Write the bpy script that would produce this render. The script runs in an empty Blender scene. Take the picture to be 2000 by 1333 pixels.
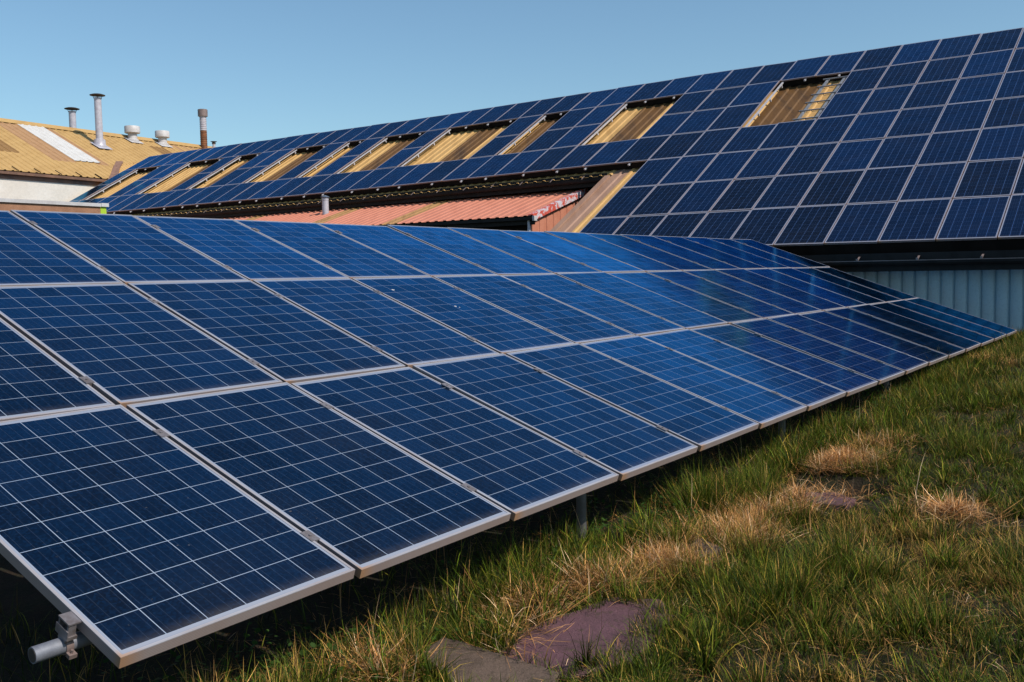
import bpy, math, random
import numpy as np
from mathutils import Vector, Matrix

sc = bpy.context.scene
C = sc.collection
V = Vector
R = math.radians

# ------------------------------------------------------------------ camera
EYE = V((0, 0, 1.6))
PITCH, ROLL = 0.07343156, -0.01886939
fw = V((0, math.cos(PITCH), -math.sin(PITCH)))
rt0, up0 = V((1, 0, 0)), V((0, math.sin(PITCH), math.cos(PITCH)))
rt = rt0 * math.cos(ROLL) + up0 * math.sin(ROLL)
up = -rt0 * math.sin(ROLL) + up0 * math.cos(ROLL)
cd = bpy.data.cameras.new('camera')
cam = bpy.data.objects.new('camera', cd)
C.objects.link(cam)
M = Matrix((rt, up, -fw)).transposed().to_4x4()
M.translation = EYE
cam.matrix_world = M
cd.sensor_width = 36
cd.lens = 36 * 1850.56 / 2000
cd.clip_start = 0.05
cd.clip_end = 3000
sc.camera = cam

# ------------------------------------------------------------------ light
SUN_AZ, SUN_EL = 123.5, 47.0
sun_dir = V((math.sin(R(SUN_AZ)) * math.cos(R(SUN_EL)), math.cos(R(SUN_AZ)) * math.cos(R(SUN_EL)), math.sin(R(SUN_EL))))
ld = bpy.data.lights.new('sun', 'SUN')
ld.energy = 4.9
ld.angle = R(0.5)
ld.color = (1.0, 0.90, 0.78)
sun = bpy.data.objects.new('sun', ld)
C.objects.link(sun)
sun.rotation_euler = (-sun_dir).to_track_quat('-Z', 'Y').to_euler()
w = bpy.data.worlds.new('World')
sc.world = w
w.use_nodes = True
nt = w.node_tree
nt.nodes.clear()
sky = nt.nodes.new('ShaderNodeTexSky')
sky.sky_type = 'NISHITA'
sky.sun_disc = False
sky.sun_elevation = R(SUN_EL)
sky.sun_rotation = R(SUN_AZ)
sky.air_density = 1.0
sky.dust_density = 1.0
sky.ozone_density = 1.3
tint = nt.nodes.new('ShaderNodeMix')
tint.data_type = 'RGBA'
tint.blend_type = 'MULTIPLY'
tint.inputs[0].default_value = 1.0
tint.inputs[7].default_value = (0.85, 1.035, 1.05, 1)
bg = nt.nodes.new('ShaderNodeBackground')
bg.inputs[1].default_value = 0.124
wo = nt.nodes.new('ShaderNodeOutputWorld')
nt.links.new(sky.outputs[0], tint.inputs[6])
nt.links.new(tint.outputs[2], bg.inputs[0])
nt.links.new(bg.outputs[0], wo.inputs[0])
sc.view_settings.view_transform = 'Standard'
sc.view_settings.look = 'None'
sc.view_settings.exposure = 0.06
sc.view_settings.gamma = 1.0
sc.render.engine = 'CYCLES'

# ------------------------------------------------------------------ node helpers
class NT:
    def __init__(s, name):
        s.m = bpy.data.materials.new(name)
        s.m.use_nodes = True
        s.t = s.m.node_tree
        s.b = s.t.nodes['Principled BSDF']
        s.out = s.t.nodes['Material Output']
    def n(s, typ, **kw):
        x = s.t.nodes.new(typ)
        for k, v in kw.items(): setattr(x, k, v)
        return x
    def put(s, sock, v):
        if hasattr(v, 'links') or isinstance(v, bpy.types.NodeSocket): s.t.links.new(v, sock)
        else: sock.default_value = v
    def math(s, op, a, b=0.0, c=0.0, clamp=False):
        x = s.n('ShaderNodeMath', operation=op, use_clamp=clamp)
        for i, q in enumerate((a, b, c)): s.put(x.inputs[i], q)
        return x.outputs[0]
    def mix(s, f, a, b, blend='MIX'):
        x = s.n('ShaderNodeMix', data_type='RGBA', blend_type=blend)
        s.put(x.inputs[0], f)
        for i, q in ((6, a), (7, b)):
            if isinstance(q, tuple) and len(q) == 3: q = q + (1,)
            s.put(x.inputs[i], q)
        return x.outputs[2]
    def coord(s, which='Object'):
        return s.n('ShaderNodeTexCoord').outputs[which]
    def pos(s):
        return s.n('ShaderNodeNewGeometry').outputs['Position']
    def mapping(s, vec, scale=(1, 1, 1), rot=(0, 0, 0)):
        x = s.n('ShaderNodeMapping')
        s.put(x.inputs[0], vec); x.inputs['Scale'].default_value = scale; x.inputs['Rotation'].default_value = rot
        return x.outputs[0]
    def noise(s, vec, scale, detail=4, rough=0.6):
        x = s.n('ShaderNodeTexNoise')
        s.put(x.inputs['Vector'], vec); x.inputs['Scale'].default_value = scale
        x.inputs['Detail'].default_value = detail; x.inputs['Roughness'].default_value = rough
        return x.outputs[0]
    def ramp(s, f, a, b):      # smoothstep a..b -> 0..1
        x = s.n('ShaderNodeMapRange', interpolation_type='SMOOTHSTEP')
        s.put(x.inputs[0], f); x.inputs[1].default_value = a; x.inputs[2].default_value = b
        return x.outputs[0]
    def bump(s, h, strength=0.3, dist=0.01):
        x = s.n('ShaderNodeBump')
        x.inputs['Strength'].default_value = strength; x.inputs['Distance'].default_value = dist
        s.put(x.inputs['Height'], h); s.t.links.new(x.outputs[0], s.b.inputs['Normal'])
    def set(s, **kw):
        for k, v in kw.items():
            if isinstance(v, tuple) and len(v) == 3: v = v + (1,)
            s.put(s.b.inputs[k.replace('_', ' ')], v)
        return s.m

def painted(name, col, col2, rough=0.6, metal=0.0, scale=3.0, amt=(0.35, 0.7), stretch=(1, 1, 1), fine=0.25, bump=0.0, spec=0.4):
    t = NT(name); col = tuple(x * 0.84 for x in col); col2 = tuple(x * 0.84 for x in col2)
    p = t.mapping(t.pos(), stretch)
    f = t.ramp(t.noise(p, scale, 6, 0.65), *amt)
    c = t.mix(f, col, col2)
    g = t.noise(t.pos(), scale * 14, 3, 0.7)
    c = t.mix(t.math('MULTIPLY', t.ramp(g, 0.3, 0.75), fine), c, tuple(x * 0.45 for x in col))
    if bump: t.bump(g, bump, 0.01)
    return t.set(Base_Color=c, Roughness=rough, Metallic=metal, Specular_IOR_Level=spec)

# ------------------------------------------------------------------ mesh helpers
class MB:
    def __init__(s): s.v, s.f, s.m = [], [], []
    def face(s, pts, mi=0):
        b = len(s.v); s.v += [tuple(p) for p in pts]; s.f.append(tuple(range(b, b + len(pts)))); s.m.append(mi)
    def obox(s, o, ax, ay, az, mi=0):
        """box from corner o along three edge vectors"""
        o = V(o); b = len(s.v)
        for k in (0, 1):
            for j in (0, 1):
                for i in (0, 1): s.v.append(tuple(o + ax * i + ay * j + az * k))
        if ax.cross(ay).dot(az) > 0:
            fs = [(0, 2, 3, 1), (4, 5, 7, 6), (0, 1, 5, 4), (2, 6, 7, 3), (0, 4, 6, 2), (1, 3, 7, 5)]
        else:
            fs = [(1, 3, 2, 0), (6, 7, 5, 4), (4, 5, 1, 0), (3, 7, 6, 2), (2, 6, 4, 0), (5, 7, 3, 1)]
        for q in fs: s.f.append(tuple(b + i for i in q)); s.m.append(mi)
    def cbox(s, c, ax, ay, az, mi=0): s.obox(V(c) - ax / 2 - ay / 2 - az / 2, ax, ay, az, mi)
    def beam(s, p, q, wid, hei, upv=V((0, 0, 1)), mi=0):
        d = V(q) - V(p); sd = d.cross(upv).normalized() * wid; u = sd.cross(d).normalized() * hei
        s.obox(V(p) - sd / 2 - u / 2, d, sd, u, mi)
    def lathe(s, base, axis, prof, n=20, mi=0, mats=None):
        """prof: list of (height, radius)"""
        axis = V(axis).normalized(); e1 = axis.orthogonal().normalized(); e2 = axis.cross(e1)
        b = len(s.v)
        for h, r in prof:
            for k in range(n):
                a = 2 * math.pi * k / n
                s.v.append(tuple(V(base) + axis * h + (e1 * math.cos(a) + e2 * math.sin(a)) * r))
        for i in range(len(prof) - 1):
            for k in range(n):
                k2 = (k + 1) % n
                s.f.append((b + i * n + k, b + i * n + k2, b + (i + 1) * n + k2, b + (i + 1) * n + k))
                s.m.append(mats[i] if mats else mi)
        s.f.append(tuple(b + k for k in range(n))[::-1]); s.m.append(mats[0] if mats else mi)
        s.f.append(tuple(b + (len(prof) - 1) * n + k for k in range(n))); s.m.append(mats[-1] if mats else mi)
    def tube(s, p, q, r, n=16, mi=0):
        d = V(q) - V(p); s.lathe(p, d, [(0, r), (d.length, r)], n, mi)
    def mesh(s, name, mats, smooth=False):
        me = bpy.data.meshes.new(name)
        me.from_pydata(s.v, [], s.f)
        for m in (mats if isinstance(mats, (list, tuple)) else [mats]): me.materials.append(m)
        me.polygons.foreach_set('material_index', s.m)
        if smooth:
            me.polygons.foreach_set('use_smooth', [True] * len(me.polygons))
            try: me.set_sharp_from_angle(angle=R(35))
            except Exception: pass
        me.update()
        return me
    def build(s, name, mats, parent=None, smooth=False, label=None):
        o = bpy.data.objects.new(name, s.mesh(name, mats, smooth))
        C.objects.link(o)
        if parent: o.parent = parent
        if label: o['label'] = label
        return o

def tag(o, label, cat, group=None):
    o['label'] = label; o['category'] = cat
    if group: o['group'] = group
    return o
def thing(name, loc, label, cat, group=None):
    o = bpy.data.objects.new(name, None); C.objects.link(o)
    o.location = loc; o.empty_display_size = 0.2
    return tag(o, label, cat, group)
def part(mb, name, mats, parent, smooth=False, label=None):
    """build in world coordinates, then parent keeping place (parents are unrotated empties / meshes at origin)"""
    off = V((0, 0, 0)); p = parent
    while p is not None: off += p.location; p = p.parent
    mb.v = [tuple(V(x) - off) for x in mb.v]
    return mb.build(name, mats, parent, smooth, label)

# ------------------------------------------------------------------ materials
def pv_material(name, line_w, line_col, line_mix, bus_mix, cell_a, cell_b, cell_c, rough=0.08, ior=1.27, spec=2.3, refl=(0.075, 0.49, 1.0), ymix=1.0, pv=0.45):
    t = NT(name)
    co = t.coord('Object')
    sx = t.n('ShaderNodeSeparateXYZ'); t.put(sx.inputs[0], co)
    PX, PY, MX, MY = 0.1583, 0.1588, 0.0211, 0.031
    gx = t.math('DIVIDE', t.math('SUBTRACT', sx.outputs[0], MX), PX)
    gy = t.math('DIVIDE', t.math('SUBTRACT', sx.outputs[1], MY), PY)
    def near(g, p, hw):
        fr = t.math('FRACT', t.math('ADD', g, 100.0))
        d = t.math('MULTIPLY', t.math('MINIMUM', fr, t.math('SUBTRACT', 1.0, fr)), p)
        return t.math('LESS_THAN', d, hw)
    lines = t.math('MAXIMUM', near(gx, PX, line_w), t.math('MULTIPLY', near(gy, PY, line_w), ymix))
    out = t.math('MAXIMUM', t.math('MAXIMUM', t.math('LESS_THAN', gx, 0.0), t.math('GREATER_THAN', gx, 6.0)),
                 t.math('MAXIMUM', t.math('LESS_THAN', gy, 0.0), t.math('GREATER_THAN', gy, 10.0)))
    bus = near(t.math('MULTIPLY', gx, 4.0), PX / 4, 0.0008)
    bus = t.math('MULTIPLY', near(t.math('ADD', t.math('MULTIPLY', gx, 4.0), 0.5), PX / 4, 0.0008), bus_mix)
    # each cell its own tone
    cx = t.n('ShaderNodeCombineXYZ')
    info = t.n('ShaderNodeObjectInfo')
    t.put(cx.inputs[0], t.math('FLOOR', gx)); t.put(cx.inputs[1], t.math('FLOOR', gy))
    t.put(cx.inputs[2], t.math('MULTIPLY', info.outputs['Random'], 91.0))
    wn = t.n('ShaderNodeTexWhiteNoise', noise_dimensions='3D'); t.put(wn.inputs['Vector'], cx.outputs[0])
    cellc = t.mix(wn.outputs[0], cell_a, cell_b)
    pan = t.n('ShaderNodeTexWhiteNoise', noise_dimensions='1D'); t.put(pan.inputs['W'], info.outputs['Random'])
    cellc = t.mix(t.math('MULTIPLY', t.math('POWER', pan.outputs[0], 1.5), pv), cellc, cell_c)
    vo = t.n('ShaderNodeTexVoronoi'); t.put(vo.inputs['Vector'], co); vo.inputs['Scale'].default_value = 110.0
    cellc = t.mix(t.math('MULTIPLY', t.ramp(vo.outputs['Color'], 0.3, 1.0), 0.55), cellc, tuple(min(1, x * 2.6) for x in cell_b))
    cellc = t.mix(bus, cellc, (0.25, 0.33, 0.5))
    col = t.mix(t.math('MULTIPLY', lines, line_mix), cellc, line_col)
    col = t.mix(out, col, (0.24, 0.27, 0.34))
    # thin film of dust, heavier towards the lower frame
    wp = t.pos()
    dust = t.math('MULTIPLY', t.ramp(t.noise(wp, 1.7, 5, 0.6), 0.35, 0.8), 0.012)
    lowd = t.math('MULTIPLY', t.ramp(t.math('SUBTRACT', 0.09, sx.outputs[1]), 0.0, 0.09), 0.22)
    speck = t.math('MULTIPLY', t.ramp(t.noise(wp, 55.0, 2, 0.5), 0.74, 0.80), 0.25)
    dd = t.math('MAXIMUM', t.math('ADD', dust, t.math('MULTIPLY', lowd, t.noise(wp, 9.0, 4, 0.7))), speck)
    col = t.mix(dd, col, (0.30, 0.26, 0.22))
    rr = t.math('ADD', rough, t.math('MULTIPLY', t.noise(wp, 3.0, 3, 0.6), 0.10))
    t.set(Base_Color=col, Roughness=0.6, Specular_IOR_Level=0.05)
    gl = t.n('ShaderNodeBsdfGlossy')
    vv_ = t.math('ADD', t.math('MULTIPLY', wn.outputs[0], 0.30), t.math('ADD', 0.67, t.math('MULTIPLY', t.math('SUBTRACT', vo.outputs['Color'], 0.5), 0.30)))
    vv_ = t.math('MULTIPLY', vv_, t.math('ADD', 0.80, t.math('MULTIPLY', pan.outputs[0], 0.35)))
    cg = t.n('ShaderNodeCombineXYZ')
    for q_ in range(3): t.put(cg.inputs[q_], t.math('MULTIPLY', vv_, refl[q_]))
    t.put(gl.inputs[0], cg.outputs[0]); t.put(gl.inputs['Roughness'], rr)
    fr = t.n('ShaderNodeFresnel'); fr.inputs[0].default_value = ior
    mx = t.n('ShaderNodeMixShader'); t.put(mx.inputs[0], t.math('MULTIPLY', fr.outputs[0], spec, clamp=True))
    t.t.links.new(t.b.outputs[0], mx.inputs[1]); t.t.links.new(gl.outputs[0], mx.inputs[2]); t.t.links.new(mx.outputs[0], t.out.inputs[0])
    return t.m

PV_FRONT = pv_material('pv_glass_front', 0.0016, (0.30, 0.36, 0.46), 0.85, 0.08, (0.0008, 0.0022, 0.005), (0.0010, 0.0050, 0.014), (0.0008, 0.008, 0.028))
PV_ROOF = pv_material('pv_glass_roof', 0.0017, (0.09, 0.18, 0.44), 0.9, 0.12, (0.0012, 0.0016, 0.003), (0.0014, 0.0024, 0.005), (0.0004, 0.0080, 0.036), spec=1.25, ymix=0.3, pv=0.75)

def alu_mat(name, ca, cb):
    t = NT(name)
    co = t.coord('Object')
    sx = t.n('ShaderNodeSeparateXYZ'); t.put(sx.inputs[0], co)
    gro = t.math('FRACT', t.math('MULTIPLY', sx.outputs[2], 160.0))
    side = t.math('LESS_THAN', sx.outputs[2], -0.003)
    f = t.math('MULTIPLY', t.math('MULTIPLY', t.ramp(gro, 0.55, 0.75), side), 0.45)
    n1 = t.ramp(t.noise(t.pos(), 2.3, 5, 0.7), 0.35, 0.7)
    c = t.mix(t.math('MULTIPLY', n1, 0.45), ca, cb)
    c = t.mix(t.math('MULTIPLY', side, 0.55), c, (0.27, 0.185, 0.155))
    c = t.mix(f, c, (0.16, 0.11, 0.09))
    # rusty-brown dirt at the lower corners
    low = t.ramp(t.math('SUBTRACT', 0.05, sx.outputs[1]), 0.0, 0.05)
    cor = t.ramp(t.math('SUBTRACT', 0.10, sx.outputs[0]), 0.0, 0.10)
    c = t.mix(t.math('MULTIPLY', t.math('MULTIPLY', low, cor), 0.65), c, (0.38, 0.19, 0.07))
    return t.set(Base_Color=c, Roughness=0.48, Metallic=0.25)
ALU = alu_mat('anodised_aluminium', (0.34, 0.335, 0.37), (0.27, 0.21, 0.195))
ALU2 = alu_mat('anodised_aluminium_roof', (0.27, 0.255, 0.31), (0.22, 0.165, 0.17))
GALV = painted('galvanised_steel', (0.34, 0.36, 0.40), (0.20, 0.21, 0.25), 0.5, 0.35, 9.0)
CLAMP = painted('clamp_steel', (0.27, 0.25, 0.27), (0.17, 0.14, 0.135), 0.45, 0.4, 20.0)
POST = painted('dull_post_steel', (0.13, 0.13, 0.14), (0.08, 0.075, 0.075), 0.6, 0.2, 9.0)
TUBE = painted('dull_galvanised_tube', (0.24, 0.26, 0.31), (0.15, 0.16, 0.20), 0.55, 0.3, 14.0)
RAILM = painted('bright_rail_aluminium', (0.60, 0.60, 0.66), (0.46, 0.44, 0.48), 0.45, 0.2, 9.0)
BACK = painted('panel_backsheet', (0.55, 0.55, 0.56), (0.45, 0.45, 0.46), 0.6)

# corrugated roof sheet; stretch set so that streaks run down the slope
def sheet_mat(name, a, b, c, sc_=0.7, amt=(0.4, 0.75), rough=0.65, az=0.0):
    t = NT(name); a, b, c = (tuple(x * 0.86 for x in q) for q in (a, b, c))
    p = t.mapping(t.pos(), (5.0, 0.7, 0.7), (0, 0, R(az)))
    f = t.ramp(t.noise(p, sc_, 7, 0.65), *amt)
    col = t.mix(f, a, b)
    g = t.noise(t.pos(), 34.0, 4, 0.7)
    col = t.mix(t.math('MULTIPLY', t.ramp(g, 0.45, 0.7), 0.35), col, c)
    t.bump(g, 0.25, 0.004)
    return t.set(Base_Color=col, Roughness=rough, Specular_IOR_Level=0.3)
TAN = sheet_mat('tan_roof_sheet', (0.56, 0.345, 0.130), (0.42, 0.245, 0.085), (0.32, 0.18, 0.06), az=-35)
TAN2 = sheet_mat('ochre_roof_sheet', (0.48, 0.31, 0.125), (0.39, 0.24, 0.09), (0.30, 0.18, 0.06), az=60)
BROWN = sheet_mat('weathered_rooflight_sheet', (0.13, 0.062, 0.018), (0.050, 0.025, 0.011), (0.24, 0.135, 0.032), az=-35)
PINKBROWN = sheet_mat('bleached_brown_sheet', (0.36, 0.22, 0.16), (0.28, 0.16, 0.11), (0.24, 0.15, 0.11), az=-35)
SALMON = sheet_mat('salmon_red_roof_sheet', (0.58, 0.225, 0.15), (0.51, 0.19, 0.125), (0.40, 0.14, 0.09), az=-35)
MOSS = sheet_mat('mossy_ochre_sheet', (0.40, 0.22, 0.09), (0.24, 0.12, 0.05), (0.42, 0.27, 0.10), 1.5, az=-35)
WHITE_SHEET = painted('white_rooflight', (0.66, 0.66, 0.66), (0.58, 0.56, 0.54), 0.5)
RENDER_WHITE = painted('white_render', (0.74, 0.72, 0.68), (0.66, 0.63, 0.58), 0.8, 0, 0.8, bump=0.1)
GUTTER_BROWN = painted('brown_gutter', (0.24, 0.13, 0.085), (0.12, 0.07, 0.05), 0.5, 0, 2.0)
DARK = painted('dark_timber_and_shade', (0.022, 0.016, 0.014), (0.012, 0.009, 0.008), 0.85, spec=0.1)  # near-black; puts shade into the colour of strips and recessed walls
GUTTER_DARK = painted('charcoal_gutter', (0.028, 0.026, 0.026), (0.016, 0.015, 0.015), 0.6, spec=0.12)
BRICKY = painted('brown_pebbledash', (0.40, 0.21, 0.13), (0.30, 0.15, 0.09), 0.9, 0, 5.0, fine=0.45, bump=0.6)
WHITE_PAINT = painted('white_paint', (0.58, 0.58, 0.61), (0.45, 0.43, 0.44), 0.5)
LIME = painted('lime_green_paint', (0.42, 0.62, 0.04), (0.36, 0.55, 0.03), 0.5)
FLUE_WHITE = painted('pale_flue_steel', (0.54, 0.54, 0.62), (0.42, 0.40, 0.47), 0.4, 0.1, 4.0)
FLUE_CAP = painted('dark_cowl', (0.06, 0.05, 0.045), (0.03, 0.025, 0.02), 0.5)
RUST = painted('rusted_flue', (0.26, 0.10, 0.04), (0.10, 0.045, 0.025), 0.7, 0.1, 6.0)
PINK_STEEL = painted('tarnished_steel', (0.30, 0.23, 0.22), (0.20, 0.15, 0.14), 0.45, 0.3, 5.0)
BLUEWALL = sheet_mat('blue_grey_wall_cladding', (0.46, 0.60, 0.66), (0.38, 0.51, 0.57), (0.27, 0.37, 0.42), 0.5, az=-35)

def peeling():
    t = NT('peeling_red_paint')
    f = t.ramp(t.noise(t.mapping(t.pos(), (1, 1, 1)), 6.0, 8, 0.75), 0.49, 0.53)
    return t.set(Base_Color=t.mix(f, (0.46, 0.07, 0.045), (0.50, 0.47, 0.52)), Roughness=0.6)
PEEL = peeling()

# ------------------------------------------------------------------ solar panel meshes
PW_, PH_, PT_ = 0.992, 1.650, 0.040
def panel_meshes(suffix, glassmat):
    lip = 0.0115
    fr = MB()
    X, Y, Z = V((1, 0, 0)), V((0, 1, 0)), V((0, 0, 1))
    fr.obox((0, 0, -PT_), X * PW_, Y * lip, Z * PT_)
    fr.obox((0, PH_ - lip, -PT_), X * PW_, Y * lip, Z * PT_)
    fr.obox((0, lip, -PT_), X * lip, Y * (PH_ - 2 * lip), Z * PT_)
    fr.obox((PW_ - lip, lip, -PT_), X * lip, Y * (PH_ - 2 * lip), Z * PT_)
    gl = MB()
    gl.obox((lip, lip, -0.0075), X * (PW_ - 2 * lip), Y * (PH_ - 2 * lip), Z * 0.0055)
    bk = MB()
    bk.obox((0.30, PH_ - 0.25, -0.030), X * 0.14, Y * 0.11, Z * 0.02)
    return fr.mesh('frame_' + suffix, ALU if suffix == 'ground' else ALU2), gl.mesh('glass_' + suffix, glassmat), bk.mesh('box_' + suffix, DARK)
FM, GM, BM_ = panel_meshes('ground', PV_FRONT)
FM2, GM2, BM2 = panel_meshes('roof', PV_ROOF)

def add_panel(mat, label, group, roof=False, name='solar_panel'):
    o = bpy.data.objects.new(name, None); C.objects.link(o)
    o.empty_display_size = 0.2
    o.matrix_world = mat
    tag(o, label, 'solar panel', group)
    for nm, me in ((('frame', FM2 if roof else FM), ('glass', GM2 if roof else GM))):
        c = bpy.data.objects.new(nm, me); C.objects.link(c); c.parent = o
    return o
def basis(o, x, y, z, sx=1.0):
    m = Matrix((x * sx, y, z)).transposed().to_4x4(); m.translation = o
    return m
ORD = ['first', 'second', 'third', 'fourth', 'fifth', 'sixth', 'seventh', 'eighth', 'ninth', 'tenth', 'eleventh', 'twelfth', 'thirteenth', 'fourteenth', 'fifteenth', 'sixteenth', 'seventeenth', 'eighteenth', 'nineteenth', 'twentieth']
def ordn(n):
    if n <= 20: return ORD[n - 1]
    tens = {2: 'twenty', 3: 'thirty', 4: 'forty'}[n // 10]
    return ({20: 'twentieth', 30: 'thirtieth', 40: 'fortieth'}[n] if n % 10 == 0 else tens + '-' + ORD[n % 10 - 1])

# ------------------------------------------------------------------ ground array
GO = V((-1.2082960, 2.7933935, -1.1551728)) + EYE
GAZ = 0.63954582
GX = V((math.sin(GAZ), math.cos(GAZ), 0)); GYh = V((-math.cos(GAZ), math.sin(GAZ), 0)); UP = V((0, 0, 1))
GP, GH = 0.992 + 0.0237714, 1.65 + 0.0226882
tilts = [0.34445009 + d for d in (-0.0085289, 0.0057602, 0.0027687)]
shifts = [0.0, -0.038479, -0.044298, 0.0129017]
g_row = [GO.copy()]
g_y = []
for k in range(3):
    y = GYh * math.cos(tilts[k]) + UP * math.sin(tilts[k])
    g_y.append(y)
    g_row.append(g_row[-1] + y * GH)
ROWN = ['bottom', 'middle', 'top']
rnd = random.Random(4)
for k in range(3):
    z = GX.cross(g_y[k])
    y = (g_y[k] * GH + GX * (shifts[k + 1] - shifts[k])).normalized()
    for i in range(16):
        o = g_row[k] + GX * (shifts[k] + i * GP + 0.012) + y * 0.0113
        jit = Matrix.Rotation(rnd.uniform(-0.004, 0.004), 4, 'X') @ Matrix.Rotation(rnd.uniform(-0.006, 0.006), 4, 'Y')
        mtx = basis(o, GX, y, z) @ jit
        p = add_panel(mtx, f'ground array panel, {ROWN[k]} row, {ordn(i + 1)} from its near left end', 'solar panels of the ground array')
        if (k, i) in ((1, 4),):
            d = MB(); q = random.Random(3)
            for (cx, cy, r) in ((0.20, 1.36, 0.014), (0.52, 0.93, 0.012), (0.54, 0.90, 0.006)):
                d.lathe((cx, cy, -0.002), (0, 0, 1), [(0, r), (0.0015, r * 0.6)], 9)
            c = d.build('bird_dropping', BACK, p, label='white bird dropping on the glass')

# mounting frame of tubes, posts and clamps
mf = thing('panel_support', (GO.x, GO.y, 0), 'galvanised tube frame on posts holding up the ground array of panels', 'mounting frame')
def gpt(x, s, drop):
    """point on the array: x along, s metres up the slope, drop below the top face"""
    k = min(2, int(max(0, s) / GH)); ss = s - k * GH
    return g_row[k] + g_y[k] * ss + GX * x - GX.cross(g_y[k]) * drop
pipe_s = (0.26, 1.33, 1.98, 3.02, 3.66, 4.70)
for n_, s in enumerate(pipe_s):
    mb = MB()
    a, b = gpt(-0.125, s, 0.095), gpt(16.35, s, 0.095)
    ax = (b - a).normalized()
    mb.lathe(a, ax, [(0, 0.0225), (0, 0.0265), ((b - a).length, 0.0265), ((b - a).length, 0.0225)], 24)
    part(mb, 'tube', TUBE, mf, True)
    # dark disc on the closed end, painting the shade of a bore
    mb = MB(); mb.lathe(a - ax * 0.001, ax, [(0, 0.0222), (0.002, 0.0222)], 24)
    part(mb, 'bore_shade_disc', FLUE_CAP, mf)
    # clamp carrying the left end of the row
    mb = MB()
    yk = g_y[min(2, int(s / GH))]; nz = GX.cross(yk)
    c0 = gpt(-0.005, s, 0.0)
    mb.obox(c0 - GX * 0.034 - yk * 0.036 - nz * 0.056, GX * 0.034, yk * 0.072, nz * 0.012)
    mb.obox(c0 - GX * 0.034 - yk * 0.036 - nz * 0.046, GX * 0.004, yk * 0.072, nz * 0.022)
    mb.obox(c0 - GX * 0.030 - yk * 0.030 - nz * 0.044, GX * 0.026, yk * 0.008, nz * 0.036)
    mb.obox(c0 - GX * 0.030 + yk * 0.022 - nz * 0.044, GX * 0.026, yk * 0.008, nz * 0.036)
    mb.obox(c0 - GX * 0.032 - yk * 0.032 - nz * 0.0035, GX * 0.042, yk * 0.064, nz * 0.0055)
    mb.obox(c0 - GX * 0.030 - yk * 0.022 - nz * 0.074, GX * 0.024, yk * 0.044, nz * 0.018)
    part(mb, 'end_clamp', CLAMP, mf)
    mb = MB()
    pc = gpt(-0.018, s, 0.095)
    mb.lathe(pc, GX, [(-0.012, 0.0275), (-0.012, 0.031), (0.012, 0.031), (0.012, 0.0275)], 24)
    mb.cbox(pc + yk * -0.040 - nz * 0.015, GX * 0.026, yk * 0.022, nz * 0.014)
    mb.lathe(pc - yk * 0.040 - nz * 0.026, nz, [(0, 0.0045), (0.03, 0.0045)], 8)
    part(mb, 'tube_coupler', PINK_STEEL, mf, True)
def ground_z(x, y):
    return 0.0 if y < 6 else min(0.36, 0.031 * (y - 6))
for k, x in enumerate((-0.1 + 3.2 * i for i in range(6))):
    for s in (0.30, 4.70):
        if x < 0 and s < 1: continue
        t_ = gpt(x, s, 0.10); g = V((t_.x, t_.y, ground_z(t_.x, t_.y) - 0.25))
        if x < 0: x2 = 0.9 if s > 1 else 1.35; t_ = gpt(x2, s, 0.10); g = V((t_.x, t_.y, -0.25))
        mb = MB(); mb.tube(g, t_, 0.030, 18)
        part(mb, 'post', POST, mf, True)
for k in range(3):
    yk = g_y[k]; nz = GX.cross(yk)
    for i in range(1, 16):
        for s in (0.30, 1.33):
            c0 = g_row[k] + yk * s + GX * (i * GP + shifts[k] + (shifts[k + 1] - shifts[k]) * s / GH) + nz * 0.002
            mb = MB()
            mb.cbox(c0, GX * 0.044, yk * 0.075, nz * 0.005)
            mb.cbox(c0 - nz * 0.045, GX * 0.018, yk * 0.075, nz * 0.085)
            mb.lathe(c0, nz, [(0, 0.0075), (0.008, 0.007)], 6)
            part(mb, 'mid_clamp', CLAMP, mf)

# ------------------------------------------------------------------ main roof frame of reference
def frame_of(q):
    az, t = q[3], q[4]
    X = V((math.sin(az), math.cos(az), 0)); Yh = V((math.cos(az), -math.sin(az), 0))
    Y = Yh * math.cos(t) + UP * math.sin(t)
    return V(q[:3]) + EYE, X, Yh, Y
PC, PR_ = 1.01189514, 1.6688509
OA, XA, YhA, YA = frame_of((12.856562, 26.133539, 6.178642, -0.94535083, 0.51460099))
OB, XB, YhB, YB = frame_of((12.690762, 26.946209, 6.119346, -0.96449789, 0.51419290))
def bl(c): return min(1.0, max(0.0, (c - 8.0) / 12.0))
NA = -(XA.cross(YA)); NB = -(XB.cross(YB))
def RP(c, j, h=0.0):
    a = OA + XA * (c * PC) - YA * (j * PR_) + NA * h
    b = OB + XB * (c * PC) - YB * (j * PR_) + NB * h
    return a.lerp(b, bl(c))
C_L, C_R, C_CUT, C_STRIP = 37, -4, 7, 8.05
openings = [(3, 5), (8, 10), (12, 13), (14, 17), (18, 20), (21, 22), (23, 25), (27, 28.5), (29.5, 32), (34, 36)]
STAND = 0.22

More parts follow.
